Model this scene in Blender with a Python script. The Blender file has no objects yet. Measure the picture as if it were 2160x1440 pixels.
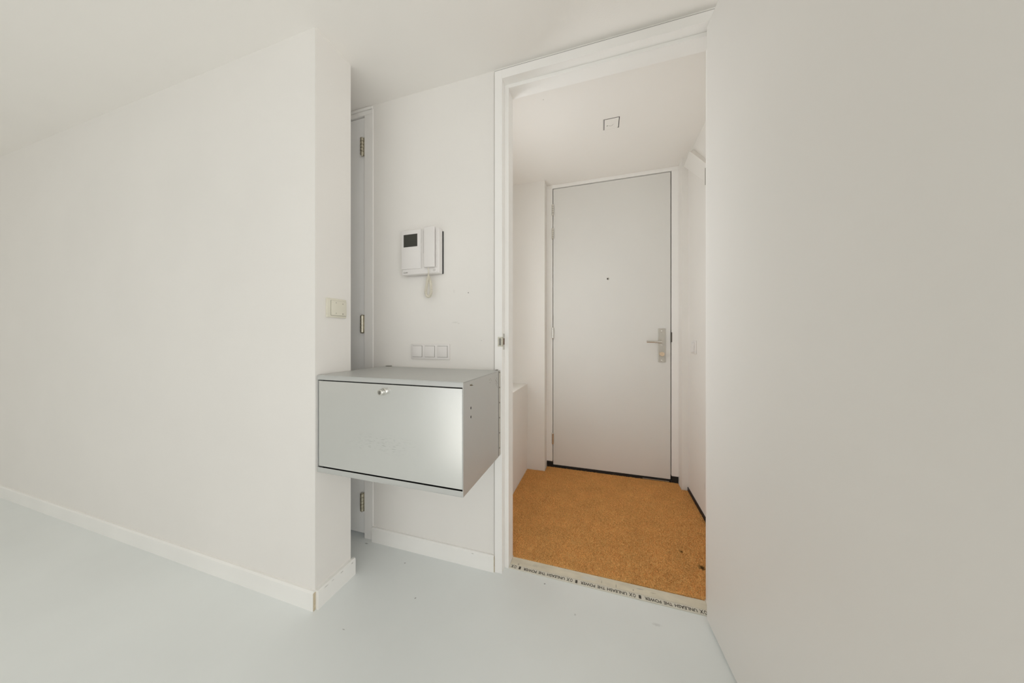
import bpy, bmesh, math, random
import numpy as np
from mathutils import Vector, Matrix

random.seed(7)
P_A, P_D, P_F, P_W, P_S = 25, 7.2, 47, 0.15, 1.7
SC = bpy.context.scene
COL = SC.collection

# ------------------------------------------------------------------ camera
CAM_H = 1.09
cam_d = bpy.data.cameras.new('camera')
cam_d.sensor_fit = 'HORIZONTAL'
cam_d.sensor_width = 36.0
cam_d.lens = 615.5 / 2160.0 * 36.0
cam_d.shift_y = -8.6 / 2160.0
cam_d.clip_start = 0.02
cam = bpy.data.objects.new('camera', cam_d)
cam.location = (0, 0, CAM_H)
cam.rotation_euler = (math.radians(90), 0, math.radians(17.083))
COL.objects.link(cam)
SC.camera = cam

# ------------------------------------------------------------------ sky, daylight, exposure
world = bpy.data.worlds.new('World')
SC.world = world
world.use_nodes = True
bg = world.node_tree.nodes['Background']
bg.inputs[0].default_value = (0.95, 0.975, 1.0, 1)
bg.inputs[1].default_value = P_W


def area(name, loc, rot, sx, sy, power, color):
    d = bpy.data.lights.new(name, 'AREA')
    d.shape = 'RECTANGLE'
    d.size, d.size_y = sx, sy
    d.energy = power
    d.color = color
    o = bpy.data.objects.new(name, d)
    o.location = loc
    o.rotation_euler = rot
    COL.objects.link(o)
    return o


# daylight arriving through the tall window behind the photographer
WX0, WX1, WZ0, WZ1, WY = -3.66, -0.2, 0.06, 2.2, -4.2
area('daylight', ((WX0 + WX1) / 2, WY - 0.16, (WZ0 + WZ1) / 2), (math.radians(90), 0, 0),
     WX1 - WX0, WZ1 - WZ0, P_A, (0.96, 0.985, 1.0))
# daylight through the side light of the entrance hall
area('daylight_hall', (-0.83, 1.59, 1.36), (math.radians(90), 0, math.radians(-90)), 0.38, 1.22, P_D, (0.95, 0.98, 1.0))
# added fill light, set outside an invented window in the right side wall
SY0, SY1, SZW0, SZW1 = -2.9, -0.3, 0.15, 2.2
area('fill_side', (1.45 + 0.14, (SY0 + SY1) / 2, (SZW0 + SZW1) / 2), (math.radians(90), 0, math.radians(90)), SY1 - SY0, SZW1 - SZW0, P_F, (0.99, 0.995, 1.0))

# low sun through the same window: it falls on the floor behind the photographer only
sun_d = bpy.data.lights.new('sun', 'SUN')
sun_d.energy = P_S
sun_d.angle = math.radians(0.6)
sun_d.color = (1.0, 0.96, 0.9)
sun = bpy.data.objects.new('sun', sun_d)
sun.location = (-6, -9, 5)
sun.rotation_euler = Vector((0.62, 1.0, -0.555)).to_track_quat('-Z', 'Y').to_euler()
COL.objects.link(sun)

vs = SC.view_settings
vs.view_transform = 'Standard'
vs.look = 'None'
vs.gamma = 1.0
vs.exposure = 0.0
vs.use_curve_mapping = False
SC.cycles.use_denoising = True
SC.cycles.max_bounces = 14
SC.cycles.diffuse_bounces = 10
SC.cycles.sample_clamp_indirect = 8

# ------------------------------------------------------------------ materials
def s2l(c):
    return tuple(((v / 255) / 12.92 if v / 255 <= 0.04045 else ((v / 255 + 0.055) / 1.055) ** 2.4) for v in c)


def mat(name, color, rough=0.6, metal=0.0, vary=0.03, vscale=6.0, bump=0.0, bscale=300.0, spots=(), spec=0.5,
        stretch=None, coat=0.0, brush=None):
    m = bpy.data.materials.new(name)
    m.use_nodes = True
    nt = m.node_tree
    N, L = nt.nodes, nt.links
    b = N['Principled BSDF']
    b.inputs['Roughness'].default_value = rough
    b.inputs['Metallic'].default_value = metal
    b.inputs['Specular IOR Level'].default_value = spec
    b.inputs['Coat Weight'].default_value = coat
    geo = N.new('ShaderNodeNewGeometry')
    pos = geo.outputs['Position']
    if stretch:
        mp = N.new('ShaderNodeMapping')
        mp.inputs['Scale'].default_value = stretch
        L.new(pos, mp.inputs['Vector'])
        src = mp.outputs['Vector']
    else:
        src = pos
    nz = N.new('ShaderNodeTexNoise')
    nz.inputs['Scale'].default_value = vscale
    nz.inputs['Detail'].default_value = 5
    L.new(src, nz.inputs['Vector'])
    rmp = N.new('ShaderNodeValToRGB')
    rmp.color_ramp.elements[0].position = 0.3
    rmp.color_ramp.elements[1].position = 0.7
    lo = [max(0, c * (1 - vary)) for c in color]
    hi = [min(1, c * (1 + vary)) for c in color]
    rmp.color_ramp.elements[0].color = (*lo, 1)
    rmp.color_ramp.elements[1].color = (*hi, 1)
    L.new(nz.outputs['Fac'], rmp.inputs['Fac'])
    col = rmp.outputs['Color']
    for (c, r, sc_, amount) in spots:      # stains and scuffs at places of their own
        mp = N.new('ShaderNodeMapping')
        mp.vector_type = 'TEXTURE'
        mp.inputs['Location'].default_value = c
        mp.inputs['Scale'].default_value = r
        L.new(pos, mp.inputs['Vector'])
        ln = N.new('ShaderNodeVectorMath')
        ln.operation = 'LENGTH'
        L.new(mp.outputs['Vector'], ln.inputs[0])
        mr = N.new('ShaderNodeMapRange')
        mr.inputs['From Min'].default_value = 0.35
        mr.inputs['From Max'].default_value = 1.0
        mr.inputs['To Min'].default_value = amount
        mr.inputs['To Max'].default_value = 0.0
        wob = N.new('ShaderNodeTexNoise')
        wob.inputs['Scale'].default_value = 2.2
        L.new(mp.outputs['Vector'], wob.inputs['Vector'])
        ad = N.new('ShaderNodeMath')
        ad.operation = 'MULTIPLY_ADD'
        ad.inputs[1].default_value = 1.6
        L.new(wob.outputs['Fac'], ad.inputs[0])
        sb = N.new('ShaderNodeMath')
        sb.operation = 'SUBTRACT'
        L.new(ln.outputs['Value'], sb.inputs[0])
        sb.inputs[1].default_value = 0.8
        L.new(sb.outputs['Value'], ad.inputs[2])
        L.new(ad.outputs['Value'], mr.inputs['Value'])
        mx = N.new('ShaderNodeMix')
        mx.data_type = 'RGBA'
        L.new(mr.outputs['Result'], mx.inputs['Factor'])
        L.new(col, mx.inputs['A'])
        mx.inputs['B'].default_value = (*sc_, 1)
        col = mx.outputs['Result']
    L.new(col, b.inputs['Base Color'])
    if bump:
        bn = N.new('ShaderNodeTexNoise')
        bn.inputs['Scale'].default_value = bscale
        bn.inputs['Detail'].default_value = 3
        if brush:
            mp = N.new('ShaderNodeMapping')
            mp.inputs['Scale'].default_value = brush
            L.new(pos, mp.inputs['Vector'])
            L.new(mp.outputs['Vector'], bn.inputs['Vector'])
        else:
            L.new(pos, bn.inputs['Vector'])
        bp = N.new('ShaderNodeBump')
        bp.inputs['Strength'].default_value = bump
        bp.inputs['Distance'].default_value = 0.002
        L.new(bn.outputs['Fac'], bp.inputs['Height'])
        L.new(bp.outputs['Normal'], b.inputs['Normal'])
    return m


DK = (0.05, 0.04, 0.03)
GREY = (0.42, 0.40, 0.37)
WHITE = (0.845, 0.822, 0.787)
M = {}
M['wall'] = mat('wall_paint', WHITE, 0.75, vary=0.012, vscale=2.5, bump=0.12, bscale=260, spec=0.3, spots=[
    ((-0.613, 1.28, 1.305), (0.0035, 0.05, 0.0035), DK, 0.85),
    ((-0.684, 1.28, 1.163), (0.020, 0.05, 0.004), GREY, 0.22),
    ((-0.665, 1.28, 1.158), (0.008, 0.05, 0.003), GREY, 0.25),
    ((-0.690, 1.28, 1.315), (0.003, 0.05, 0.010), GREY, 0.2),
    ((-0.545, 1.28, 1.075), (0.003, 0.05, 0.003), GREY, 0.5),
    ((0.587, 2.0, 0.2), (0.05, 0.015, 0.03), GREY, 0.15),
    ((0.587, 1.9, 0.1), (0.05, 0.02, 0.05), GREY, 0.15)])
M['ceil'] = mat('ceiling_paint', (0.92, 0.895, 0.86), 0.8, vary=0.01, vscale=2, bump=0.1, bscale=200, spec=0.25, spots=[
    ((-0.30, 1.55, 2.37), (0.004, 0.004, 0.05), GREY, 0.6)])
M['gloss'] = mat('trim_lacquer', (0.92, 0.905, 0.88), 0.35, vary=0.01, vscale=4, bump=0.02, bscale=90)
M['base'] = mat('baseboard_lacquer', (0.91, 0.90, 0.87), 0.42, vary=0.015, vscale=5, bump=0.04, bscale=120, spots=[
    ((-1.085, 1.055, 0.064), (0.05, 0.006, 0.003), GREY, 0.8),
    ((-1.085, 1.00, 0.066), (0.05, 0.009, 0.003), GREY, 0.7),
    ((-1.085, 0.925, 0.066), (0.05, 0.012, 0.002), GREY, 0.7),
    ((-1.085, 0.955, 0.066), (0.05, 0.008, 0.002), GREY, 0.5),
    ((-0.585, 1.266, 0.066), (0.007, 0.05, 0.0015), DK, 0.7)])
M['raw'] = mat('bare_wood_end', (0.60, 0.52, 0.38), 0.8, vary=0.15, vscale=60)
M['doorgrey'] = mat('front_door_paint', (0.775, 0.765, 0.735), 0.38, vary=0.012, vscale=3, bump=0.03, bscale=110, spots=[
    ((-0.26, 2.46, 2.07), (0.005, 0.06, 0.006), (0.9, 0.9, 0.88), 0.7),
    ((-0.365, 2.46, 0.03), (0.006, 0.06, 0.004), (0.9, 0.9, 0.9), 0.8),
    ((0.36, 2.46, 0.32), (0.004, 0.06, 0.004), GREY, 0.3)])
M['leafwhite'] = mat('door_leaf_paint', (0.83, 0.81, 0.78), 0.45, vary=0.01, vscale=2, bump=0.03, bscale=120)
M['closet'] = mat('closet_door_paint', (0.93, 0.93, 0.92), 0.22, vary=0.01, vscale=2)
M['floor'] = mat('poured_floor', (0.815, 0.845, 0.84), 0.34, vary=0.03, vscale=1.8, bump=0.025, bscale=40, spec=0.5, spots=[
    ((-0.909, 1.196, 0), (0.005, 0.004, 0.05), (0.2, 0.2, 0.19), 0.7),
    ((-0.745, 1.048, 0), (0.004, 0.004, 0.05), DK, 0.7),
    ((-0.241, 1.277, 0), (0.0045, 0.0035, 0.05), DK, 0.8),
    ((-0.921, 0.857, 0), (0.007, 0.002, 0.05), (0.2, 0.2, 0.19), 0.6),
    ((0.20, 1.22, 0), (0.02, 0.007, 0.05), (0.45, 0.46, 0.45), 0.35),
    ((-0.10, 1.17, 0), (0.005, 0.005, 0.05), (0.3, 0.31, 0.3), 0.4),
    ((-1.19, 1.25, 0), (0.012, 0.004, 0.05), DK, 0.6)])
M['black'] = mat('black_paint', (0.012, 0.012, 0.012), 0.55, vary=0.3, vscale=40)
M['shadow_gap'] = mat('gap_shade_grey', (0.42, 0.40, 0.37), 0.8)  # grey that stands in for shade in the hairline gap beside the frame
M['dark'] = mat('dark_gap', (0.01, 0.01, 0.01), 0.8, vary=0.1)
M['chrome'] = mat('polished_nickel', (0.72, 0.71, 0.67), 0.18, 1.0, vary=0.04, vscale=30)
M['steel'] = mat('satin_steel', (0.56, 0.55, 0.51), 0.36, 1.0, vary=0.05, vscale=40)
M['hinge'] = mat('hinge_nickel', (0.52, 0.49, 0.40), 0.3, 1.0, vary=0.12, vscale=60)
M['plate'] = mat('anodised_plate', (0.60, 0.58, 0.53), 0.42, 0.85, vary=0.04, vscale=30)
M['cab'] = mat('silver_powder_coat', (0.585, 0.59, 0.575), 0.42, 0.5, vary=0.02, vscale=4, bump=0.015, bscale=500)
M['cabside'] = M['cab']
M['plastic'] = mat('white_plastic', (0.80, 0.775, 0.755), 0.4, vary=0.01)
M['plastic_dim'] = mat('grey_white_plastic', (0.66, 0.635, 0.615), 0.5, vary=0.01)
M['cream'] = mat('cream_plastic', (0.76, 0.73, 0.62), 0.4, vary=0.015)
M['cordm'] = mat('cream_cord', (0.74, 0.70, 0.60), 0.45, vary=0.02)
M['screen'] = mat('dark_screen', (0.036, 0.036, 0.028), 0.35, vary=0.05)
M['mark'] = mat('grey_print', (0.24, 0.23, 0.20), 0.6)
M['ink'] = mat('black_print', (0.055, 0.048, 0.035), 0.6)
M['tape'] = mat('printed_strip', (0.72, 0.69, 0.60), 0.45, vary=0.04, vscale=30)
M['sill'] = mat('worn_sill', (0.72, 0.665, 0.54), 0.6, vary=0.09, vscale=14, bump=0.1, bscale=80, stretch=(1, 2.5, 1), spots=[
    ((0.06, 1.352, 0), (0.002, 0.012, 0.05), DK, 0.6), ((0.00, 1.356, 0), (0.002, 0.010, 0.05), DK, 0.5),
    ((0.13, 1.352, 0), (0.003, 0.006, 0.05), DK, 0.6), ((0.16, 1.366, 0), (0.02, 0.004, 0.05), (0.35, 0.35, 0.33), 0.6),
    ((0.21, 1.36, 0), (0.016, 0.003, 0.05), (0.3, 0.25, 0.18), 0.5), ((-0.38, 1.345, 0), (0.006, 0.005, 0.05), DK, 0.6),
    ((-0.30, 1.36, 0), (0.02, 0.012, 0.05), (0.5, 0.47, 0.4), 0.4), ((-0.05, 1.36, 0), (0.05, 0.015, 0.05), (0.66, 0.68, 0.66), 0.5)])
M['thumb'] = mat('brushed_brass', (0.72, 0.58, 0.42), 0.5, 0.35, vary=0.08, vscale=80)


def mat_cabfront():
    """silver coat with fine horizontal scratches in the middle of the flap"""
    m = mat('silver_flap', (0.72, 0.725, 0.71), 0.27, 0.8, vary=0.02, vscale=3)
    nt = m.node_tree
    N, L = nt.nodes, nt.links
    b = N['Principled BSDF']
    old = b.inputs['Base Color'].links[0].from_socket
    geo = N.new('ShaderNodeNewGeometry')
    mp = N.new('ShaderNodeMapping')
    mp.inputs['Scale'].default_value = (46, 1, 430)
    L.new(geo.outputs['Position'], mp.inputs['Vector'])
    nz = N.new('ShaderNodeTexNoise')
    nz.inputs['Scale'].default_value = 1.0
    nz.inputs['Detail'].default_value = 2
    L.new(mp.outputs['Vector'], nz.inputs['Vector'])
    r1 = N.new('ShaderNodeMapRange')
    r1.inputs['From Min'].default_value = 0.60
    r1.inputs['From Max'].default_value = 0.66
    L.new(nz.outputs['Fac'], r1.inputs['Value'])
    area_mp = N.new('ShaderNodeMapping')
    area_mp.vector_type = 'TEXTURE'
    area_mp.inputs['Location'].default_value = (-0.78, 0.9, 0.695)
    area_mp.inputs['Scale'].default_value = (0.23, 1, 0.05)
    L.new(geo.outputs['Position'], area_mp.inputs['Vector'])
    ln = N.new('ShaderNodeVectorMath')
    ln.operation = 'LENGTH'
    L.new(area_mp.outputs['Vector'], ln.inputs[0])
    r2 = N.new('ShaderNodeMapRange')
    r2.inputs['From Min'].default_value = 0.3
    r2.inputs['From Max'].default_value = 1.0
    r2.inputs['To Min'].default_value = 0.42
    r2.inputs['To Max'].default_value = 0.0
    L.new(ln.outputs['Value'], r2.inputs['Value'])
    mu = N.new('ShaderNodeMath')
    mu.operation = 'MULTIPLY'
    L.new(r1.outputs['Result'], mu.inputs[0])
    L.new(r2.outputs['Result'], mu.inputs[1])
    mx = N.new('ShaderNodeMix')
    mx.data_type = 'RGBA'
    L.new(mu.outputs['Value'], mx.inputs['Factor'])
    L.new(old, mx.inputs['A'])
    mx.inputs['B'].default_value = (0.22, 0.22, 0.21, 1)
    L.new(mx.outputs['Result'], b.inputs['Base Color'])
    return m


M['cabfront'] = mat_cabfront()


def mat_coir(name, vary, base=(0.80, 0.465, 0.172)):
    m = mat(name, base, 0.95, vary=vary, vscale=9, spec=0.1, spots=[
        ((0.452, 1.576, 0.014), (0.018, 0.016, 0.05), (0.05, 0.022, 0.006), 0.9),
        ((0.385, 1.665, 0.014), (0.010, 0.010, 0.05), (0.10, 0.05, 0.01), 0.8)])
    nt = m.node_tree
    N, L = nt.nodes, nt.links
    b = N['Principled BSDF']
    old = b.inputs['Base Color'].links[0].from_socket
    geo = N.new('ShaderNodeNewGeometry')
    nz = N.new('ShaderNodeTexNoise')
    nz.inputs['Scale'].default_value = 260
    L.new(geo.outputs['Position'], nz.inputs['Vector'])
    r = N.new('ShaderNodeMapRange')
    r.inputs['From Min'].default_value = 0.3
    r.inputs['From Max'].default_value = 0.7
    r.inputs['To Min'].default_value = 0.62
    r.inputs['To Max'].default_value = 1.24
    L.new(nz.outputs['Fac'], r.inputs['Value'])
    mx = N.new('ShaderNodeVectorMath')
    mx.operation = 'SCALE'
    L.new(old, mx.inputs[0])
    L.new(r.outputs['Result'], mx.inputs['Scale'])
    L.new(mx.outputs['Vector'], b.inputs['Base Color'])
    return m


M['coir'] = mat_coir('coir_base', 0.05)
M['pile'] = mat_coir('coir_pile', 0.06)

# ------------------------------------------------------------------ mesh helpers (world coordinates in, objects with sensible origins out)
WLOC = {}


def bx(bm, x0, x1, y0, y1, z0, z1, bevel=0.0, seg=2):
    r = bmesh.ops.create_cube(bm, size=1.0)
    vs_ = r['verts']
    bmesh.ops.scale(bm, vec=(abs(x1 - x0), abs(y1 - y0), abs(z1 - z0)), verts=vs_)
    bmesh.ops.translate(bm, vec=((x0 + x1) / 2, (y0 + y1) / 2, (z0 + z1) / 2), verts=vs_)
    if bevel:
        es = list({e for v in vs_ for e in v.link_edges})
        bmesh.ops.bevel(bm, geom=es, offset=bevel, segments=seg, profile=0.5, affect='EDGES')
    return bm


def B(*boxes, bevel=0.0, seg=2):
    bm = bmesh.new()
    for b in boxes:
        bx(bm, *b, bevel=bevel, seg=seg)
    return bm


def prism(bm, pts, axis, a0, a1):
    """extrude a closed outline; pts are pairs in the two remaining axes"""
    def P(p, a):
        return {'x': (a, p[0], p[1]), 'y': (p[0], a, p[1]), 'z': (p[0], p[1], a)}[axis]
    v0 = [bm.verts.new(P(p, a0)) for p in pts]
    v1 = [bm.verts.new(P(p, a1)) for p in pts]
    bm.faces.new(v0)
    bm.faces.new(v1[::-1])
    n = len(pts)
    for i in range(n):
        bm.faces.new((v0[i], v1[i], v1[(i + 1) % n], v0[(i + 1) % n]))
    bmesh.ops.recalc_face_normals(bm, faces=bm.faces[:])
    return bm


def lathe(bm, prof, origin, axis, n=20):
    """prof: list of (distance along axis, radius)"""
    axis = Vector(axis).normalized()
    u = axis.orthogonal().normalized()
    w = axis.cross(u)
    rings = []
    o = Vector(origin)
    for (t, r) in prof:
        rings.append([bm.verts.new(o + axis * t + (u * math.cos(2 * math.pi * k / n) + w * math.sin(2 * math.pi * k / n)) * max(r, 1e-5))
                      for k in range(n)])
    for a, b in zip(rings, rings[1:]):
        for k in range(n):
            bm.faces.new((a[k], a[(k + 1) % n], b[(k + 1) % n], b[k]))
    bm.faces.new(rings[0][::-1])
    bm.faces.new(rings[-1])
    bmesh.ops.recalc_face_normals(bm, faces=bm.faces[:])
    return bm


def tube(bm, pts, rad, n=8, caps=True):
    pts = [Vector(p) for p in pts]
    ring_prev = None
    t_prev = None
    up = None
    for i, p in enumerate(pts):
        t = (pts[min(i + 1, len(pts) - 1)] - pts[max(i - 1, 0)]).normalized()
        if up is None:
            up = t.orthogonal().normalized()
        else:
            up = (up - t * up.dot(t)).normalized()
        w = t.cross(up)
        r = rad[i] if isinstance(rad, (list, tuple)) else rad
        ring = [bm.verts.new(p + (up * math.cos(2 * math.pi * k / n) + w * math.sin(2 * math.pi * k / n)) * r) for k in range(n)]
        if ring_prev:
            for k in range(n):
                bm.faces.new((ring_prev[k], ring_prev[(k + 1) % n], ring[(k + 1) % n], ring[k]))
        elif caps:
            bm.faces.new(ring[::-1])
        ring_prev = ring
    if caps:
        bm.faces.new(ring_prev)
    bmesh.ops.recalc_face_normals(bm, faces=bm.faces[:])
    return bm


def obj(name, bm, m, parent=None, smooth=False):
    me = bpy.data.meshes.new(name)
    xs = [v.co for v in bm.verts]
    mn = Vector((min(c.x for c in xs), min(c.y for c in xs), min(c.z for c in xs)))
    mx = Vector((max(c.x for c in xs), max(c.y for c in xs), max(c.z for c in xs)))
    o_w = Vector(((mn.x + mx.x) / 2, (mn.y + mx.y) / 2, mn.z))
    bmesh.ops.translate(bm, vec=-o_w, verts=bm.verts[:])
    bm.to_mesh(me)
    bm.free()
    if smooth:
        me.shade_smooth()
        try:
            me.set_sharp_from_angle(angle=math.radians(35))
        except Exception:
            pass
    me.materials.append(M[m] if isinstance(m, str) else m)
    o = bpy.data.objects.new(name, me)
    COL.objects.link(o)
    place(o, o_w, parent)
    return o


def place(o, w, parent=None):
    w = Vector(w)
    WLOC[o.name] = w
    if parent is not None:
        o.parent = parent
        o.location = w - WLOC[parent.name]
    else:
        o.location = w


def tag(o, label=None, cat=None, group=None, kind=None):
    if label:
        o['label'] = label
    if cat:
        o['category'] = cat
    if group:
        o['group'] = group
    if kind:
        o['kind'] = kind
    return o


def thing(name, loc, label, cat, group=None, kind=None):
    o = bpy.data.objects.new(name, None)
    o.empty_display_size = 0.05
    COL.objects.link(o)
    place(o, loc)
    return tag(o, label, cat, group, kind)


def struct(name, bm, m, label, cat):
    return tag(obj(name, bm, m), label, cat, kind='structure')


def copy_part(o, dloc, parent):
    c = o.copy()
    COL.objects.link(c)
    place(c, WLOC[o.name] + Vector(dloc), parent)
    return c


def text_mesh(body, size=1.0, shear=0.0):
    """flat lettering with the built-in font, returned as a bmesh in (u, v)"""
    cu = bpy.data.curves.new('lettering', 'FONT')
    cu.body = body
    cu.size = size
    cu.offset = 0.02
    t = bpy.data.objects.new('lettering_tmp', cu)
    COL.objects.link(t)
    bpy.context.view_layer.update()
    dg = bpy.context.evaluated_depsgraph_get()
    me = bpy.data.meshes.new_from_object(t.evaluated_get(dg))
    bm = bmesh.new()
    bm.from_mesh(me)
    bpy.data.objects.remove(t)
    bpy.data.meshes.remove(me)
    bpy.data.curves.remove(cu)
    return bm


def fit_uv(bm, fn, u0, u1, v0, v1, thick):
    """fit flat lettering into the rectangle and map (u, v, w) to the world with fn"""
    us = [v.co.x for v in bm.verts]
    vv = [v.co.y for v in bm.verts]
    a0, a1, b0, b1 = min(us), max(us), min(vv), max(vv)
    for v in bm.verts:
        v.co.z = 0
    r = bmesh.ops.extrude_face_region(bm, geom=bm.faces[:])
    for v in [g for g in r['geom'] if isinstance(g, bmesh.types.BMVert)]:
        v.co.z = thick
    for v in bm.verts:
        u = u0 + (v.co.x - a0) / (a1 - a0) * (u1 - u0)
        w = v0 + (v.co.y - b0) / (b1 - b0) * (v1 - v0)
        v.co = Vector(fn(u, w, v.co.z))
    bmesh.ops.recalc_face_normals(bm, faces=bm.faces[:])
    return bm


# ================================================================== THE SETTING
YW = 1.28            # face of the wall with the intercom
ZC = 2.336           # room ceiling
ZH = 2.368           # entrance hall ceiling
PX, PY0, PY1 = -1.10, 0.888, 1.062     # end of the partition on the left
RX0, RX1, RY0 = -4.6, 1.45, WY

struct('floor', B((RX0, RX1, RY0, 1.316, -0.08, 0.0), (-0.80, 0.70, 1.316, 2.70, -0.08, -0.0005)), 'floor',
       'smooth poured light grey floor of the room', 'floor')
struct('ceiling', B((RX0, RX1, RY0, 1.30, ZC, ZC + 0.1)), 'ceil', 'plain white ceiling of the room before the doorway', 'ceiling')
struct('ceiling_hall', B((-0.80, 0.70, 1.30, 2.70, ZH, ZH + 0.07)), 'ceil',
       'white ceiling of the small entrance hall above the coir mat', 'ceiling')

# wall with the intercom, the closet door on its left and the doorway on its right
FXL, FXR = -0.4755, 0.466          # outer edges of the doorway frame
struct('wall_back', B((-1.179, FXL - 0.0012, YW, 1.375, 0, ZC + 0.05),
                      (FXR + 0.0012, RX1, YW, 1.375, 0, ZC + 0.05),
                      (RX0, -2.13, YW, 1.375, 0, ZC + 0.05),
                      (-2.13, -1.179, YW + 0.02, 1.375, 2.325, ZC + 0.05),
                      (FXL - 0.0012, FXR + 0.0012, YW - 0.003, 1.375, 2.3265, ZH + 0.03)), 'wall',
       'white wall holding the intercom, between closet door and doorway', 'wall')
struct('wall_left', B((RX0, PX, PY0, PY1, 0, ZC), bevel=0.0), 'wall',
       'white partition wall ending beside the silver cabinet', 'wall')
struct('wall_passage_end', B((-2.45, -2.38, PY1, YW + 0.09, 0, ZC)), 'wall', 'white end wall of the narrow recess behind the partition', 'wall')
struct('wall_side_left', B((RX0 - 0.1, RX0, RY0, PY1, 0, ZC)), 'wall', 'white side wall of the room, out of frame on the left', 'wall')
struct('wall_side_right', B((RX1, RX1 + 0.1, RY0, SY0, 0, ZC), (RX1, RX1 + 0.1, SY1, 1.375, 0, ZC),
                            (RX1, RX1 + 0.1, SY0, SY1, 0, SZW0), (RX1, RX1 + 0.1, SY0, SY1, SZW1, ZC)), 'wall', 'white side wall of the room behind the open door', 'wall')
struct('wall_front', B((RX0, WX0, WY - 0.12, WY, 0, ZC), (WX1, RX1, WY - 0.12, WY, 0, ZC),
                       (WX0, WX1, WY - 0.12, WY, 0, WZ0), (WX0, WX1, WY - 0.12, WY, WZ1, ZC)), 'wall',
       'white window wall behind the photographer', 'wall')
win = thing('window_1', ((WX0 + WX1) / 2, WY, WZ0), 'tall white framed window behind the photographer', 'window', kind='structure')
for x0, x1, z0, z1 in ((WX0, WX0 + 0.06, WZ0, WZ1), (WX1 - 0.06, WX1, WZ0, WZ1), (WX0, WX1, WZ0, WZ0 + 0.06), (WX0, WX1, WZ1 - 0.06, WZ1),
                       (WX0 + 1.14, WX0 + 1.19, WZ0, WZ1), (WX0 + 2.30, WX0 + 2.35, WZ0, WZ1)):
    obj('window_frame', B((x0, x1, WY - 0.09, WY - 0.03, z0, z1), bevel=0.004), 'gloss', win)

swn = thing('added_window', (RX1 + 0.05, (SY0 + SY1) / 2, SZW0), 'added unseen white framed window for fill light in the right side wall', 'window', kind='structure')  # window added to go with the side fill light
for y0, y1, z0, z1 in ((SY0, SY0 + 0.06, SZW0, SZW1), (SY1 - 0.06, SY1, SZW0, SZW1), (SY0, SY1, SZW0, SZW0 + 0.06), (SY0, SY1, SZW1 - 0.06, SZW1),
                       ((SY0 + SY1) / 2 - 0.025, (SY0 + SY1) / 2 + 0.025, SZW0, SZW1)):
    obj('window_frame', B((RX1 + 0.03, RX1 + 0.08, y0, y1, z0, z1), bevel=0.004), 'gloss', swn)  # frame bars of the added window

# entrance hall
HXL, HXR, HYB = -0.752, 0.587, 2.345
DFX0, DFX1, DFY = -0.437, 0.545, 2.435
HWY0, HWY1, HWZ0, HWZ1 = 1.40, 1.78, 0.745, 1.98      # side light above the boxed ledge
struct('wall_hall_left', B((HXL - 0.06, HXL, 1.375, HWY0, 0, ZH), (HXL - 0.06, HXL, HWY1, 2.70, 0, ZH),
                           (HXL - 0.06, HXL, HWY0, HWY1, 0, HWZ0), (HXL - 0.06, HXL, HWY0, HWY1, HWZ1, ZH)), 'wall', 'white left wall of the entrance hall above the boxing', 'wall')
hw = thing('window_2', (HXL - 0.03, (HWY0 + HWY1) / 2, HWZ0), 'white framed side light above the boxed ledge of the hall', 'window', kind='structure')
for y0, y1, z0, z1 in ((HWY0, HWY0 + 0.04, HWZ0, HWZ1), (HWY1 - 0.04, HWY1, HWZ0, HWZ1), (HWY0 + 0.04, HWY1 - 0.04, HWZ0, HWZ0 + 0.04), (HWY0 + 0.04, HWY1 - 0.04, HWZ1 - 0.04, HWZ1)):
    obj('window_frame', B((HXL - 0.05, HXL - 0.015, y0, y1, z0, z1), bevel=0.003), 'gloss', hw)
struct('wall_hall_right', B((HXR, HXR + 0.06, 1.375, 2.70, 0, ZH)), 'wall', 'white right wall of the entrance hall with a light switch', 'wall')
struct('wall_hall_back', B((HXL, DFX0 - 0.006, HYB, 2.70, 0, ZH), (DFX1 + 0.002, HXR, HYB, 2.70, 0, ZH),
                           (DFX0 - 0.006, DFX1 + 0.002, DFY + 0.004, 2.70, 2.362, ZH), (-0.44, 0.55, 2.53, 2.70, 0, 2.37)), 'wall',
       'white end wall of the entrance hall around the front door', 'wall')
struct('wall_hall_boxing', B((HXL, -0.588, 1.376, HYB, 0, 0.708), bevel=0.003), 'wall',
       'low white boxed ledge along the left side of the hall', 'ledge')
# dark skirting line along the right hall wall
struct('baseboard_hall_right', B((HXR - 0.005, HXR, 1.386, HYB, 0, 0.030), bevel=0.001), 'black',
       'thin black skirting strip along the right hall wall', 'baseboard')
# slanted plaster casing high on the right hall wall
bm = bmesh.new()
Yz = [(2.335, 2.300), (2.195, 2.325), (2.03, 2.185), (1.88, 2.055), (1.60, 1.80), (1.60, 1.72), (2.235, 2.222)]
proud = [0.030, 0.030, 0.026, 0.022, 0.012, 0.004, 0.026]
f_ = [bm.verts.new((HXR - p, y, z)) for (y, z), p in zip(Yz, proud)]
b_ = [bm.verts.new((HXR + 0.002, y, z)) for (y, z) in Yz]
bm.faces.new(f_)
bm.faces.new(b_[::-1])
for i in range(len(Yz)):
    j = (i + 1) % len(Yz)
    bm.faces.new((f_[i], b_[i], b_[j], f_[j]))
bmesh.ops.recalc_face_normals(bm, faces=bm.faces[:])
bmesh.ops.triangulate(bm, faces=[f for f in bm.faces if len(f.verts) > 4])
struct('trim_1', bm, 'wall', 'slanted white plaster casing high on the right hall wall', 'casing')
struct('trim_2', tube(bmesh.new(), [(0.556, 1.884, 2.04), (0.556, 1.884, 1.945)], 0.0016, 8), 'mark',
       'thin dark cord hanging below the slanted casing', 'cord')


def board(name, pts, m='base'):
    bm = bmesh.new()
    return prism(bm, pts, 'x', 0, 1)


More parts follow.
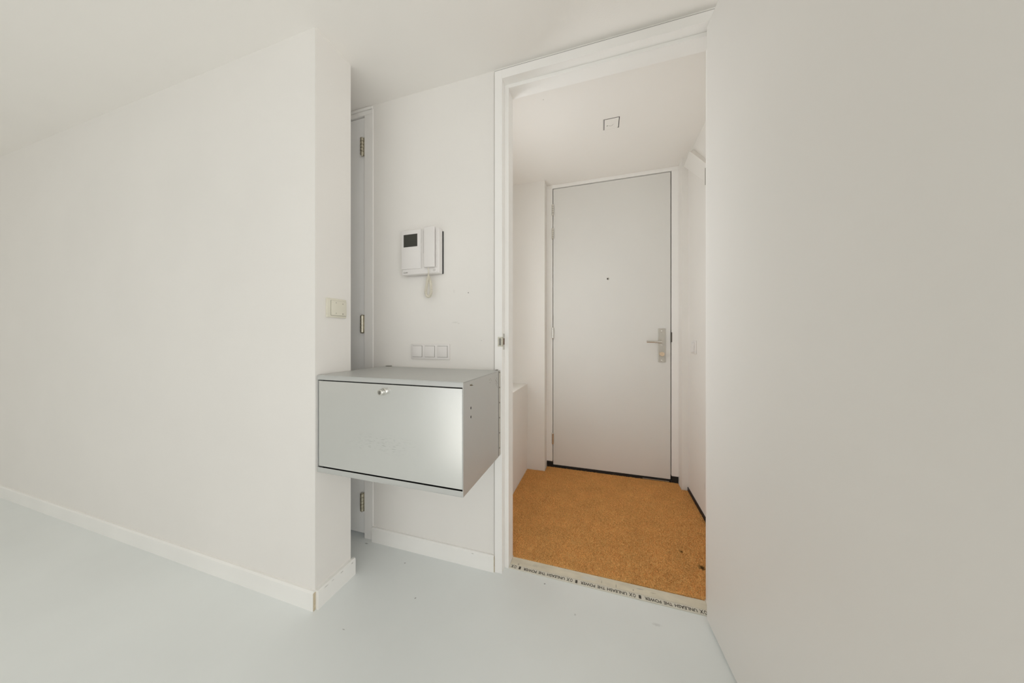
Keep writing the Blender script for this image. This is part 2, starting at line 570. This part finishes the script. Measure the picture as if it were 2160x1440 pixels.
def skirting_x(x0, x1, yface, hgt=0.076, t=0.013):
    """skirting in front of a wall that faces -y, its top edge chamfered"""
    return prism(bmesh.new(), [(yface - t, 0.0), (yface, 0.0), (yface, hgt), (yface - t + 0.005, hgt), (yface - t, hgt - 0.007)], 'x', x0, x1)


bb = struct('baseboard_back', skirting_x(-1.172, FXL - 0.003, YW), 'base', 'white skirting board below the intercom wall', 'baseboard')
obj('cut_end', B((FXL - 0.0032, FXL - 0.0010, YW - 0.0105, YW - 0.0005, 0.0, 0.072)), 'raw', bb)
struct('baseboard_back_right', skirting_x(FXR + 0.003, RX1, YW), 'base', 'white skirting board behind the open door', 'baseboard')
bl = struct('baseboard_left', skirting_x(RX0, PX + 0.003, PY0), 'base', 'white skirting along the front of the partition', 'baseboard')
obj('cut_end', B((PX + 0.003, PX + 0.0040, PY0 - 0.011, PY0 - 0.001, 0.0, 0.071)), 'raw', bl)
struct('baseboard_left_end',
       prism(bmesh.new(), [(PX, 0.0), (PX + 0.016, 0.0), (PX + 0.016, 0.071), (PX + 0.012, 0.075), (PX, 0.075)], 'y', PY0 + 0.0, PY1 + 0.012),
       'base', 'scuffed white skirting around the end of the partition', 'baseboard')

# ------------------------------------------------------------------ door_2: the open doorway, its frame and its opened leaf
d2 = thing('door_2', (0.0, 1.30, 0.0), 'white doorway with a plain door leaf standing open on the right', 'door', kind='structure')
YF, YS, YR = 1.272, 1.312, 1.382      # frame face, stop face, back of the reveal
ZF0, ZF1, ZST = 2.284, 2.3245, 2.267
XRL, XSL = -0.439, -0.420             # rebate and stop on the left
XRR, XSR = 0.429, 0.409
def jamb(xa, xr, xs):
    a0, a1 = sorted((xa, xr))
    b0, b1 = sorted((xr, xs))
    return B((a0, a1, YF, YR, 0.0, ZF1), (b0, b1, YS, YR, 0.0, ZST), bevel=0.0012)
obj('jamb', jamb(FXL, XRL, XSL), 'gloss', d2)
obj('jamb', jamb(FXR, XRR, XSR), 'gloss', d2)
obj('head', B((XRL, XRR, YF, YR, ZF0, ZF1), (XRL, XRR, YS, YR, ZST, ZF0), bevel=0.0012), 'gloss', d2)
obj('shadow_gap', B((FXL, FXR, YF + 0.0012, YW + 0.01, ZF1 - 0.0003, ZF1 + 0.0021)), 'mark', d2)  # dark strip painting in the shade of the gap above the head
obj('shadow_gap', B((FXL - 0.0013, FXL + 0.0002, YF + 0.0012, YW + 0.01, 0.08, ZF1)), 'shadow_gap', d2)  # grey strip painting in the shade of the gap beside the jamb
# strike plate in the left rebate
sp = obj('strike_plate', B((XRL - 0.0005, XRL + 0.0012, YF + 0.014, YF + 0.034, 1.033, 1.108), bevel=0.0004), 'steel', d2)
obj('strike_lip', B((XRL - 0.020, XRL + 0.0014, YF - 0.0016, YF + 0.016, 1.048, 1.092), bevel=0.0006), 'hinge', sp)
obj('strike_recess', B((XRL + 0.0012, XRL + 0.0018, YF + 0.017, YF + 0.030, 1.056, 1.086)), mat('rusty_recess', (0.13, 0.06, 0.03), 0.8), sp)
obj('strike_slot', B((XRL - 0.014, XRL - 0.004, YF - 0.0022, YF - 0.0015, 1.054, 1.086)), 'mark', sp)
# leaf, opened a little more than square
leaf_bm = bmesh.new()
bx(leaf_bm, 0.0, 0.040, -0.862, 0.0, 0.012, 2.278, bevel=0.002)
bmesh.ops.rotate(leaf_bm, verts=leaf_bm.verts[:], cent=(0, 0, 0), matrix=Matrix.Rotation(math.radians(5.0), 3, 'Z'))
bmesh.ops.translate(leaf_bm, verts=leaf_bm.verts[:], vec=(0.3845, 1.288, 0))
obj('door_leaf', leaf_bm, 'leafwhite', d2)

# ------------------------------------------------------------------ hinges
def hinge_mesh(x, y, z0, z1, r, knuckles, plate=None):
    bm = bmesh.new()
    L_ = z1 - z0
    prof = [(0.0, r * 0.55), (r * 0.5, r * 0.85)]
    seg = (L_ - r) / knuckles
    t = r * 0.5
    for k in range(knuckles):
        prof += [(t + 0.0012, r), (t + seg - 0.0012, r), (t + seg - 0.0010, r * 0.72), (t + seg + 0.0010, r * 0.72)]
        t += seg
    prof = prof[:-2] + [(t, r * 0.85), (L_, r * 0.5)]
    lathe(bm, prof, (x, y, z0), (0, 0, 1), 14)
    if plate:
        bx(bm, *plate, bevel=0.0004)
    return bm


# ------------------------------------------------------------------ door_1: the front door
d1 = thing('door_1', (0.053, 2.46, 0.0), 'plain light grey front door with peephole and lever handle', 'door', kind='structure')
LX0, LX1, LY, LZ0, LZ1 = -0.3885, 0.494, 2.441, 0.026, 2.331
fj1 = obj('frame_post', B((DFX0 - 0.006, LX0 - 0.005, DFY, 2.50, 0.054, LZ1 + 0.005), bevel=0.0015), 'gloss', d1)
fj2 = obj('frame_post', B((LX1 + 0.006, DFX1 + 0.002, DFY, 2.50, 0.054, LZ1 + 0.005), bevel=0.0015), 'gloss', d1)
obj('frame_head', B((DFX0 - 0.006, DFX1 + 0.002, DFY, 2.50, LZ1 + 0.0052, 2.363), bevel=0.0015), 'gloss', d1)
obj('frame_foot', B((DFX0 - 0.003, LX0 - 0.004, DFY + 0.002, 2.50, 0.0, 0.0535)), 'black', d1)
obj('frame_foot', B((LX1 + 0.005, DFX1 - 0.002, DFY + 0.002, 2.50, 0.0, 0.0535)), 'black', d1)
obj('frame_rebate', B((LX0 - 0.006, LX1 + 0.007, 2.494, 2.515, 0.0, LZ1 + 0.006)), 'dark', d1)
obj('threshold_bar', B((LX0 - 0.004, LX1 + 0.005, DFY + 0.003, 2.49, 0.0, 0.0225), bevel=0.002), 'black', d1)
obj('threshold_seal', B((0.30, LX1 - 0.01, DFY + 0.0005, DFY + 0.003, 0.007, 0.0125), bevel=0.001), 'steel', d1)
lf = obj('door_leaf', B((LX0, LX1, LY, 2.492, LZ0, LZ1), bevel=0.0015), 'doorgrey', d1)
h0 = obj('hinge', hinge_mesh(LX0 - 0.0025, LY - 0.0085, 2.106, 2.204, 0.0092, 5), 'chrome', d1, True)
for z in (1.908, 1.078, 0.197):
    copy_part(h0, (0, 0, z - 2.106), d1)
# peephole
pe = obj('peephole', lathe(bmesh.new(), [(0.0, 0.011), (0.0015, 0.0105), (0.003, 0.008), (0.003, 0.0055), (0.0005, 0.005)], (0.047, LY, 1.556), (0, -1, 0), 24), 'plate', d1, True)
obj('lens', lathe(bmesh.new(), [(0.001, 0.0062), (0.0034, 0.0055), (0.0038, 0.002)], (0.045, LY, 1.555), (0, -1, 0), 20), 'black', pe, True)
# latch showing in the gap
obj('latch', B((LX1 + 0.0005, LX1 + 0.0085, LY - 0.0085, LY + 0.01, 1.055, 1.128), bevel=0.001), mat('dark_latch', (0.06, 0.05, 0.04), 0.5), d1)
# handle set
hp = obj('handle_plate', B((0.408, 0.458, LY - 0.0065, LY, 0.903, 1.158), bevel=0.0018), 'plate', d1)
ZL = 1.057
lev = []
for k in range(9):
    a = math.pi / 2 * k / 8
    lev.append((0.424 - 0.012 + 0.012 * math.cos(a), LY - 0.046 + 0.0 - 0.012 * math.sin(a), ZL))
path = [(0.424, LY - 0.004, ZL), (0.424, LY - 0.040, ZL)] + lev + [(0.36, LY - 0.058, ZL + 0.001), (0.322, LY - 0.058, ZL + 0.002)]
obj('lever', tube(bmesh.new(), path, 0.0088, 16), 'chrome', hp, True)
obj('lever_rose', lathe(bmesh.new(), [(0.0, 0.014), (0.004, 0.014), (0.005, 0.0125), (0.008, 0.010)], (0.424, LY - 0.0065, ZL), (0, -1, 0), 20), 'plate', hp, True)
for z in (1.138, 1.033, 0.917):
    s_ = obj('screw', lathe(bmesh.new(), [(0.0, 0.0048), (0.001, 0.0048), (0.0018, 0.0036), (0.0008, 0.0016)], (0.433, LY - 0.0065, z), (0, -1, 0), 14), 'chrome', hp, True)
tt = obj('thumb_turn', lathe(bmesh.new(), [(0.0, 0.015), (0.003, 0.015), (0.0035, 0.0115), (0.02, 0.0115), (0.0215, 0.0155), (0.030, 0.0155), (0.032, 0.014)], (0.432, LY - 0.0065, 0.965), (0, -1, 0), 24), 'thumb', hp, True)
obj('keyway', B((0.4285, 0.4355, LY - 0.0085, LY - 0.006, 0.937, 0.949), bevel=0.001), 'steel', hp)

# ------------------------------------------------------------------ door_3: the closet door behind the partition
d3 = thing('door_3', (-1.6, 1.30, 0.0), 'white closet door half hidden behind the partition wall', 'door', kind='structure')
CX1 = -1.234
obj('frame_post', B((CX1 + 0.002, -1.1795, YW - 0.001, 1.375, 0.0, 2.2945), bevel=0.0015), 'gloss', d3)
obj('frame_post', B((-2.13, CX1 - 0.838, YW - 0.001, 1.375, 0.0, 2.2945), bevel=0.0015), 'gloss', d3)
obj('frame_head', B((-2.13, -1.1795, YW - 0.001, 1.375, 2.295, 2.318), bevel=0.0015), 'gloss', d3)
obj('cover_strip', B((-2.13, -1.178, YW - 0.004, YW + 0.02, 2.3192, 2.334), bevel=0.001), 'gloss', d3)
obj('edge_bead', B((-1.1785, -1.173, YW - 0.0025, YW + 0.01, 0.0762, 2.318), bevel=0.001), 'gloss', d3)
obj('back_stop', B((-2.13, -1.1795, 1.352, 1.372, 0.02, 2.295)), 'dark', d3)
obj('door_leaf', B((CX1 - 0.834, CX1, YW + 0.008, YW + 0.048, 0.020, 2.2905), bevel=0.0015), 'closet', d3)
hz = (2.075, 1.112, 0.145)
hc = obj('hinge', hinge_mesh(CX1 - 0.010, YW - 0.0045, 2.075, 2.176, 0.0095, 5, (CX1 - 0.004, CX1 + 0.0015, YW - 0.002, YW + 0.007, 2.076, 2.175)), 'hinge', d3, True)
for z in hz[1:]:
    copy_part(hc, (0, 0, z - 2.075), d3)

# ================================================================== THINGS
# ------------------------------------------------------------------ silver metal cabinet
CXa, CXb, CY0, CY1, CZ0, CZ1 = -1.096, -0.447, 0.893, 1.243, 0.5485, 0.9385
cabt = thing('metal_cabinet', ((CXa + CXb) / 2, (CY0 + CY1) / 2, CZ0), 'silver metal wall cabinet with a drop-down flap and lock knob', 'cabinet')
obj('top_panel', B((CXa, CXb, CY0, 1.2710, CZ1 - 0.0025, CZ1), (CXa, CXb, CY0, CY0 + 0.002, CZ1 - 0.0185, CZ1 - 0.0025), bevel=0.0007), 'cab', cabt)
obj('bottom_panel', B((CXa, CXb, CY0, 1.2710, CZ0, CZ0 + 0.0025), (CXa, CXb, CY0, CY0 + 0.002, CZ0 + 0.0025, CZ0 + 0.0205), bevel=0.0007), 'cab', cabt)
obj('side_panel', B((CXa, CXa + 0.0025, CY0 + 0.002, CY1, CZ0 + 0.003, CZ1 - 0.003), bevel=0.0006), 'cab', cabt)
sd = obj('side_panel', B((CXb - 0.0025, CXb + 0.0004, CY0 - 0.0004, CY1, CZ0 + 0.0005, CZ1 - 0.0028), bevel=0.0008), 'cab', cabt)
obj('back_panel', B((CXa + 0.003, CXb - 0.003, CY1 - 0.004, CY1, CZ0 + 0.003, CZ1 - 0.003)), 'cab', cabt)
obj('inner_liner', B((CXa + 0.003, CXb - 0.003, CY0 + 0.024, CY0 + 0.026, CZ0 + 0.003, CZ1 - 0.003)), 'dark', cabt)
flap = obj('flap_door', B((CXa + 0.0075, CXb - 0.0035, CY0 + 0.001, CY0 + 0.020, CZ0 + 0.0255, CZ1 - 0.0225), bevel=0.0010), 'cabfront', cabt)
kx, kz = -0.7705, 0.8895
kn = obj('lock_knob', lathe(bmesh.new(), [(-0.001, 0.0135), (0.0035, 0.0135), (0.0045, 0.0125), (0.006, 0.0115), (0.011, 0.0098), (0.013, 0.0100),
                                         (0.0145, 0.0112), (0.0185, 0.0120), (0.0215, 0.0112), (0.0235, 0.0085), (0.0235, 0.0072), (0.0225, 0.0070)],
                            (kx, CY0 + 0.001, kz), (0, -1, 0), 28), 'chrome', flap, True)
obj('keyhole', lathe(bmesh.new(), [(0.0222, 0.0068), (0.0238, 0.0066), (0.0240, 0.0050)], (kx, CY0 + 0.001, kz), (0, -1, 0), 20), 'mark', flap, True)
obj('key_slot', B((kx - 0.0008, kx + 0.0008, CY0 - 0.0238, CY0 - 0.0228, kz - 0.004, kz + 0.004)), 'dark', flap)
rail = obj('mounting_rail', B((CXb - 0.010, CXb + 0.0006, CY1 + 0.0060, 1.2714, CZ0 + 0.003, CZ1 - 0.003), (CXa + 0.003, CXb - 0.04, CY1 + 0.0060, YW - 0.0005, CZ0 + 0.003, CZ1 - 0.003), bevel=0.0005), 'plate', cabt)
obj('rail_gap', B((CXb - 0.006, CXb - 0.0008, CY1 - 0.001, CY1 + 0.0065, CZ0 + 0.004, CZ1 - 0.003)), 'dark', cabt)
for k in range(6):
    z = CZ1 - 0.0085 - 0.0690 * k
    obj('rail_hole', lathe(bmesh.new(), [(0.0, 0.0036), (0.0003, 0.0036)], (CXb + 0.0006, CY1 + 0.0165, z), (1, 0, 0), 10), 'dark', rail)
for (y, z, ry, rz) in ((0.953, 0.838, 0.0035, 0.0050), (0.953, 0.806, 0.0035, 0.0050)):
    b_ = lathe(bmesh.new(), [(0.0, 1.0), (0.0003, 1.0)], (0, 0, 0), (1, 0, 0), 14)
    bmesh.ops.scale(b_, vec=(1, ry, rz), verts=b_.verts[:])
    bmesh.ops.translate(b_, vec=(CXb + 0.0004, y, z), verts=b_.verts[:])
    obj('screw_hole', b_, 'dark', sd)
# rust scratch and scuffs on the side
rust = mat('rust_scratch', (0.10, 0.07, 0.02), 0.8, vary=0.3, vscale=200)
def scratch(pts, t=0.0012, m=rust):
    bm = bmesh.new()
    for (ya, za), (yb, zb) in zip(pts, pts[1:]):
        d = Vector((0, yb - ya, zb - za))
        n = Vector((0, -d.z, d.y)).normalized() * t
        vs_ = [Vector((CXb + 0.0007, ya, za)) - n, Vector((CXb + 0.0007, yb, zb)) - n * 0.4, Vector((CXb + 0.0007, yb, zb)) + n * 0.4, Vector((CXb + 0.0007, ya, za)) + n]
        bm.faces.new([bm.verts.new(v) for v in vs_])
    return obj('scratch', bm, m, sd)
scratch([(0.945, 0.921), (0.972, 0.916)], 0.0022)
scratch([(0.955, 0.917), (0.963, 0.9235)], 0.0018)
for k, (y, z, L_) in enumerate(((1.205, 0.905, 0.022), (1.213, 0.900, 0.018), (1.208, 0.890, 0.026), (1.216, 0.912, 0.012))):
    scratch([(y, z), (y + L_, z - L_ * 1.0)], 0.0009, M['mark'])
for y, z in ((1.130, 0.915), (1.142, 0.918), (1.136, 0.903), (1.150, 0.911)):
    scratch([(y, z), (y + 0.006, z - 0.004)], 0.0012, M['mark'])
obj('mounting_tab', B((-1.080, -1.052, 1.264, 1.2788, CZ1 + 0.0001, CZ1 + 0.0035), bevel=0.0008), 'mark', cabt)
obj('mounting_tab', B((CXb - 0.022, CXb - 0.010, 1.262, 1.2712, CZ1 + 0.0001, CZ1 + 0.0030), bevel=0.0008), 'mark', cabt)

# ------------------------------------------------------------------ video intercom
ic = thing('video_intercom', (-0.855, YW, 1.400), 'white video intercom with dark screen and corded handset', 'intercom')
FI = 1.240
obj('back_box', B((-0.955, -0.7470, YW - 0.0045, YW, 1.404, 1.614), bevel=0.001), 'dark', ic)
obj('body', B((-0.962, -0.749, FI, YW - 0.0042, 1.401, 1.622), bevel=0.006, seg=3), 'plastic', ic, True)
obj('front_panel', B((-0.9600, -0.8480, FI - 0.0045, FI + 0.004, 1.429, 1.621), bevel=0.0022), 'plastic', ic, True)
obj('screen', B((-0.9465, -0.8670, FI - 0.0050, FI - 0.0040, 1.539, 1.601), bevel=0.0003), 'screen', ic)
obj('groove', B((-0.8468, -0.8425, FI - 0.0006, FI + 0.001, 1.428, 1.620)), 'plastic_dim', ic)
obj('speaker_slot', B((-0.8375, -0.8290, FI - 0.0007, FI + 0.001, 1.502, 1.612), bevel=0.0003), 'plastic_dim', ic)
hs = obj('handset', B((-0.8250, -0.7660, FI - 0.016, FI - 0.0005, 1.428, 1.625), bevel=0.0045, seg=3), 'plastic', ic, True)
obj('side_ridge', B((-0.7635, -0.7590, FI - 0.006, FI + 0.001, 1.430, 1.618), bevel=0.0015), 'plastic', ic, True)
for z in (1.461, 1.4515, 1.441):
    obj('call_button', lathe(bmesh.new(), [(0.0, 0.0023), (0.0012, 0.0021), (0.0014, 0.0012)], (-0.8295, FI, z), (0, -1, 0), 12), 'mark' if z != 1.4515 else 'plastic_dim', ic, True)
ob = obj('door_button', B((-0.789, -0.758, FI - 0.0025, FI + 0.001, 1.4055, 1.4265), bevel=0.001), 'plastic', ic, True)
obj('button_ring', lathe(bmesh.new(), [(0.0, 0.0072), (0.0006, 0.0070), (0.0006, 0.0058), (0.0002, 0.0056)], (-0.7735, FI - 0.0025, 1.416), (0, -1, 0), 20), 'plastic_dim', ob, True)
lg = text_mesh('Comelit')
obj('maker_lettering', fit_uv(lg, lambda u, v, w: (u, FI - 0.0003 - w, v), -0.9500, -0.9265, 1.4105, 1.4160, 0.0003), 'mark', ic)
# coiled cord: down from the handset, around a low loop and up to the body
ctrl = [(-0.803, 1.229, 1.430), (-0.802, 1.233, 1.408), (-0.809, 1.240, 1.388), (-0.818, 1.246, 1.362), (-0.825, 1.248, 1.332), (-0.827, 1.248, 1.310),
        (-0.822, 1.248, 1.295), (-0.812, 1.248, 1.290), (-0.801, 1.248, 1.296), (-0.797, 1.248, 1.312), (-0.799, 1.250, 1.338), (-0.806, 1.254, 1.366),
        (-0.813, 1.255, 1.388), (-0.816, 1.255, 1.4025)]
def catmull(P, n):
    P = [Vector(p) for p in P]
    out = []
    for i in range(len(P) - 1):
        p0, p1, p2, p3 = P[max(i - 1, 0)], P[i], P[i + 1], P[min(i + 2, len(P) - 1)]
        for k in range(n):
            t = k / n
            out.append(0.5 * ((2 * p1) + (-p0 + p2) * t + (2 * p0 - 5 * p1 + 4 * p2 - p3) * t * t + (-p0 + 3 * p1 - 3 * p2 + p3) * t ** 3))
    out.append(P[-1])
    return out
cl = catmull(ctrl, 60)
acc, hel, up = 0.0, [], None
tot = sum((b - a).length for a, b in zip(cl, cl[1:]))
for i in range(len(cl)):
    t = (cl[min(i + 1, len(cl) - 1)] - cl[max(i - 1, 0)]).normalized()
    if i:
        acc += (cl[i] - cl[i - 1]).length
    up = t.orthogonal().normalized() if up is None else (up - t * up.dot(t)).normalized()
    w = t.cross(up)
    e = min(1.0, max(0.0, (acc - 0.035) / 0.02), max(0.0, (tot - acc - 0.006) / 0.01))
    ph = acc / 0.0042 * 2 * math.pi
    hel.append(cl[i] + (up * math.cos(ph) + w * math.sin(ph)) * 0.0052 * e)
# resample evenly enough by using the fine centre line
obj('coiled_cord', tube(bmesh.new(), hel, 0.0021, 6), 'cordm', hs, True)

# ------------------------------------------------------------------ triple light switch under the intercom
sw = thing('triple_switch', (-0.821, YW, 0.981), 'white three-gang light switch above the silver cabinet', 'switch')
SX0, SX1, SZ0, SZ1 = -0.930, -0.711, 0.981, 1.057
obj('frame_plate', B((SX0, SX1, YW - 0.0085, YW, SZ0, SZ1), bevel=0.0025, seg=2), 'plastic', sw, True)
x = SX0 + 0.0085
wv = 0.0565
gaps = []
for k in range(3):
    xa = SX0 + 0.0100 + k * 0.0715
    obj('rocker_well', B((xa, xa + wv, YW - 0.0088, YW - 0.0080, SZ0 + 0.0105, SZ1 - 0.0085)), 'mark', sw)
    r_ = obj('rocker', B((xa + 0.0008, xa + wv - 0.0014, YW - 0.0125, YW - 0.0084, SZ0 + 0.0118, SZ1 - 0.0098), bevel=0.0012), 'plastic', sw, True)

# ------------------------------------------------------------------ cream dimmer on the partition end
dm = thing('dimmer_switch', (PX, 0.982, 1.175), 'cream double dimmer switch on the end of the partition', 'switch')
obj('frame_plate', B((PX, PX + 0.009, 0.934, 1.030, 1.175, 1.256), bevel=0.0025), 'cream', dm, True)
obj('rocker_well', B((PX + 0.0085, PX + 0.0094, 0.9505, 1.0265, 1.183, 1.2475)), 'mark', dm)
rk = obj('rocker', B((PX + 0.0088, PX + 0.0145, 0.9515, 1.0255, 1.184, 1.2465), bevel=0.0012), 'cream', dm, True)
for i, (y, z) in enumerate(((0.972, 1.238), (1.006, 1.236), (0.972, 1.193), (1.006, 1.192))):
    b_ = bmesh.new()
    if i == 1:
        prism(b_, [(y - 0.003, z - 0.002), (y + 0.003, z - 0.002), (y, z + 0.003)], 'x', PX + 0.0145, PX + 0.0148)
    elif i == 3:
        lathe(b_, [(0.0, 0.0032), (0.0003, 0.0032)], (PX + 0.0145, y, z), (1, 0, 0), 14)
    else:
        bx(b_, PX + 0.0145, PX + 0.0148, y - 0.0012, y + 0.0012, z - 0.0025, z + 0.0025)
    obj('printed_mark', b_, mat('switch_print_%d' % i, (0.36, 0.34, 0.27), 0.6), rk)

# ------------------------------------------------------------------ light switch on the right hall wall
hsw = thing('light_switch', (HXR, 2.205, 0.979), 'small white light switch on the right wall of the entrance hall', 'switch')
obj('frame_plate', B((HXR - 0.009, HXR, 2.152, 2.240, 0.981, 1.069), bevel=0.0022), 'plastic', hsw, True)
obj('rocker_well', B((HXR - 0.0093, HXR - 0.0085, 2.164, 2.228, 0.993, 1.057)), 'plastic_dim', hsw)
bm = prism(bmesh.new(), [(HXR - 0.0088, 0.995), (HXR - 0.0175, 0.995), (HXR - 0.0115, 1.055), (HXR - 0.0088, 1.055)], 'y', 2.166, 2.226)
obj('rocker', bm, 'plastic', hsw)

# ------------------------------------------------------------------ junction box lid in the hall ceiling
jb = thing('ceiling_junction_box', (0.055, 1.845, ZH - 0.004), 'square blanked junction box in the hall ceiling', 'junction box')
bw = 0.0455
cx_, cy_ = 0.0545, 1.842
obj('recess', B((cx_ - bw, cx_ + bw, cy_ - bw, cy_ + bw, ZH - 0.0007, ZH + 0.001)), 'dark', jb)
lid = bmesh.new()
prism(lid, [(cx_ - bw + 0.0065, cy_ - bw + 0.0022), (cx_ + bw - 0.0042, cy_ - bw + 0.0024), (cx_ + bw - 0.0042, cy_ + bw - 0.010), (cx_ + bw - 0.010, cy_ + bw - 0.0036),
            (cx_ - bw + 0.0065, cy_ + bw - 0.0036)], 'z', ZH - 0.0030, ZH - 0.0004)
ld = obj('lid', lid, 'ceil', jb)
obj('lid_edge', B((cx_ - bw + 0.0006, cx_ - bw + 0.0034, cy_ - bw, cy_ + bw, ZH - 0.0018, ZH)), 'plastic_dim', jb)
obj('plaster_crack', tube(bmesh.new(), [(0.030, 1.853, ZH - 0.003), (0.0345, 1.849, ZH - 0.003)], 0.0018, 6), 'dark', ld)
obj('plaster_crack', tube(bmesh.new(), [(0.040, 1.853, ZH - 0.003), (0.050, 1.858, ZH - 0.003), (0.058, 1.857, ZH - 0.003), (0.067, 1.845, ZH - 0.003)], 0.0006, 6), 'mark', ld)

# ------------------------------------------------------------------ threshold with the printed strip
th = thing('threshold_strip', (-0.005, 1.35, 0.0), 'pale worn threshold strip printed with upside-down lettering', 'threshold')
obj('sill', B((XSL + 0.0006, XSR - 0.0006, 1.3395, 1.3838, 0.0, 0.0045), bevel=0.0008), 'sill', th)
tp = obj('printed_band', B((XSL + 0.0006, XSR - 0.0006, 1.3130, 1.3385, 0.0, 0.0042), bevel=0.0006), 'tape', th)
zt = 0.00425
put = lambda u, v, w: (-u, -v, zt + w)       # text runs towards -x with its top towards the camera
per = 0.2610
for k in range(4):
    X0 = 0.3975 - per * k
    def word(txt, xa, xb, ya, yb):
        if xb < XSL + 0.002:
            return
        bm = text_mesh(txt)
        obj('lettering', fit_uv(bm, put, -xa, -xb, -yb, -ya, 0.00025), 'ink', tp)
    word('O', X0, X0 - 0.0105, 1.3165, 1.3340)
    word('X', X0 - 0.0125, X0 - 0.0260, 1.3165, 1.3340)
    word('UNLEASH', X0 - 0.0345, X0 - 0.1140, 1.3175, 1.3325)
    word('THE', X0 - 0.1225, X0 - 0.1545, 1.3175, 1.3325)
    word('POWER', X0 - 0.1635, X0 - 0.2260, 1.3175, 1.3325)
    if X0 - 0.25 > XSL:
        b_ = bmesh.new()
        bx(b_, X0 - 0.2490, X0 - 0.2395, 1.3165, 1.3335, zt, zt + 0.00025)
        obj('printed_square', b_, 'ink', tp)

# ------------------------------------------------------------------ coir mat filling the hall
MZ = 0.0045
my0, my1 = 1.3885, DFY + 0.001
outline = [(-0.4185, my0 - 0.004), (0.4075, my0 + 0.002), (0.4075, 1.386 + 0.012), (0.582, 1.398), (0.582, HYB - 0.004), (DFX1 - 0.002, HYB - 0.004),
           (DFX1 - 0.002, my1), (DFX0 - 0.003, my1), (DFX0 - 0.003, HYB - 0.004), (-0.5865, HYB - 0.004), (-0.5865, 1.398), (-0.4185, 1.398)]
matt = thing('coir_mat', (0, 1.9, 0.0), 'thick golden brown coir mat filling the entrance hall floor', 'doormat')
obj('mat_base', prism(bmesh.new(), outline, 'z', 0.0, MZ), 'coir', matt)


def pile():
    rng = np.random.default_rng(3)
    n = 150000
    x = rng.uniform(-0.5865, 0.582, n)
    y = rng.uniform(my0 - 0.006, my1 - 0.002, n)
    keep = np.ones(n, bool)
    keep &= ~((y < 1.398) & ((x < -0.4185) | (x > 0.4075)))
    keep &= ~((y > HYB - 0.005) & ((x < DFX0 - 0.003) | (x > DFX1 - 0.002)))
    # slightly wavy front edge
    keep &= y > my0 - 0.003 + 0.002 * np.sin(x * 31) + 0.0015 * np.sin(x * 83 + 1)
    x, y = x[keep], y[keep]
    n = len(x)
    h = rng.uniform(0.0025, 0.0065, n)
    ang = rng.uniform(0, 2 * np.pi, n)
    lean = rng.uniform(0.0, 0.005, n)
    la = rng.uniform(0, 2 * np.pi, n)
    w = rng.uniform(0.0006, 0.0012, n)
    dx, dy = np.cos(ang) * w, np.sin(ang) * w
    z0 = MZ - 0.001
    tx, ty = x + np.cos(la) * lean, y + np.sin(la) * lean
    V = np.empty((n, 4, 3))
    V[:, 0] = np.stack([x - dx, y - dy, np.full(n, z0)], 1)
    V[:, 1] = np.stack([x + dx, y + dy, np.full(n, z0)], 1)
    V[:, 2] = np.stack([tx + dx * 0.7, ty + dy * 0.7, z0 + h], 1)
    V[:, 3] = np.stack([tx - dx * 0.7, ty - dy * 0.7, z0 + h], 1)
    V = V.reshape(-1, 3)
    V[:, 0] = np.clip(V[:, 0], -0.5865, 0.5825)
    me = bpy.data.meshes.new('pile')
    me.vertices.add(4 * n)
    me.vertices.foreach_set('co', (V - np.array([0, 1.9, 0])).astype(np.float32).ravel())
    me.loops.add(4 * n)
    me.loops.foreach_set('vertex_index', np.arange(4 * n, dtype=np.int32))
    me.polygons.add(n)
    me.polygons.foreach_set('loop_start', (np.arange(n) * 4).astype(np.int32))
    me.update(calc_edges=True)
    me.materials.append(M['pile'])
    o = bpy.data.objects.new('pile', me)
    COL.objects.link(o)
    place(o, (0, 1.9, 0), matt)
    tag(o, kind='stuff')


pile()
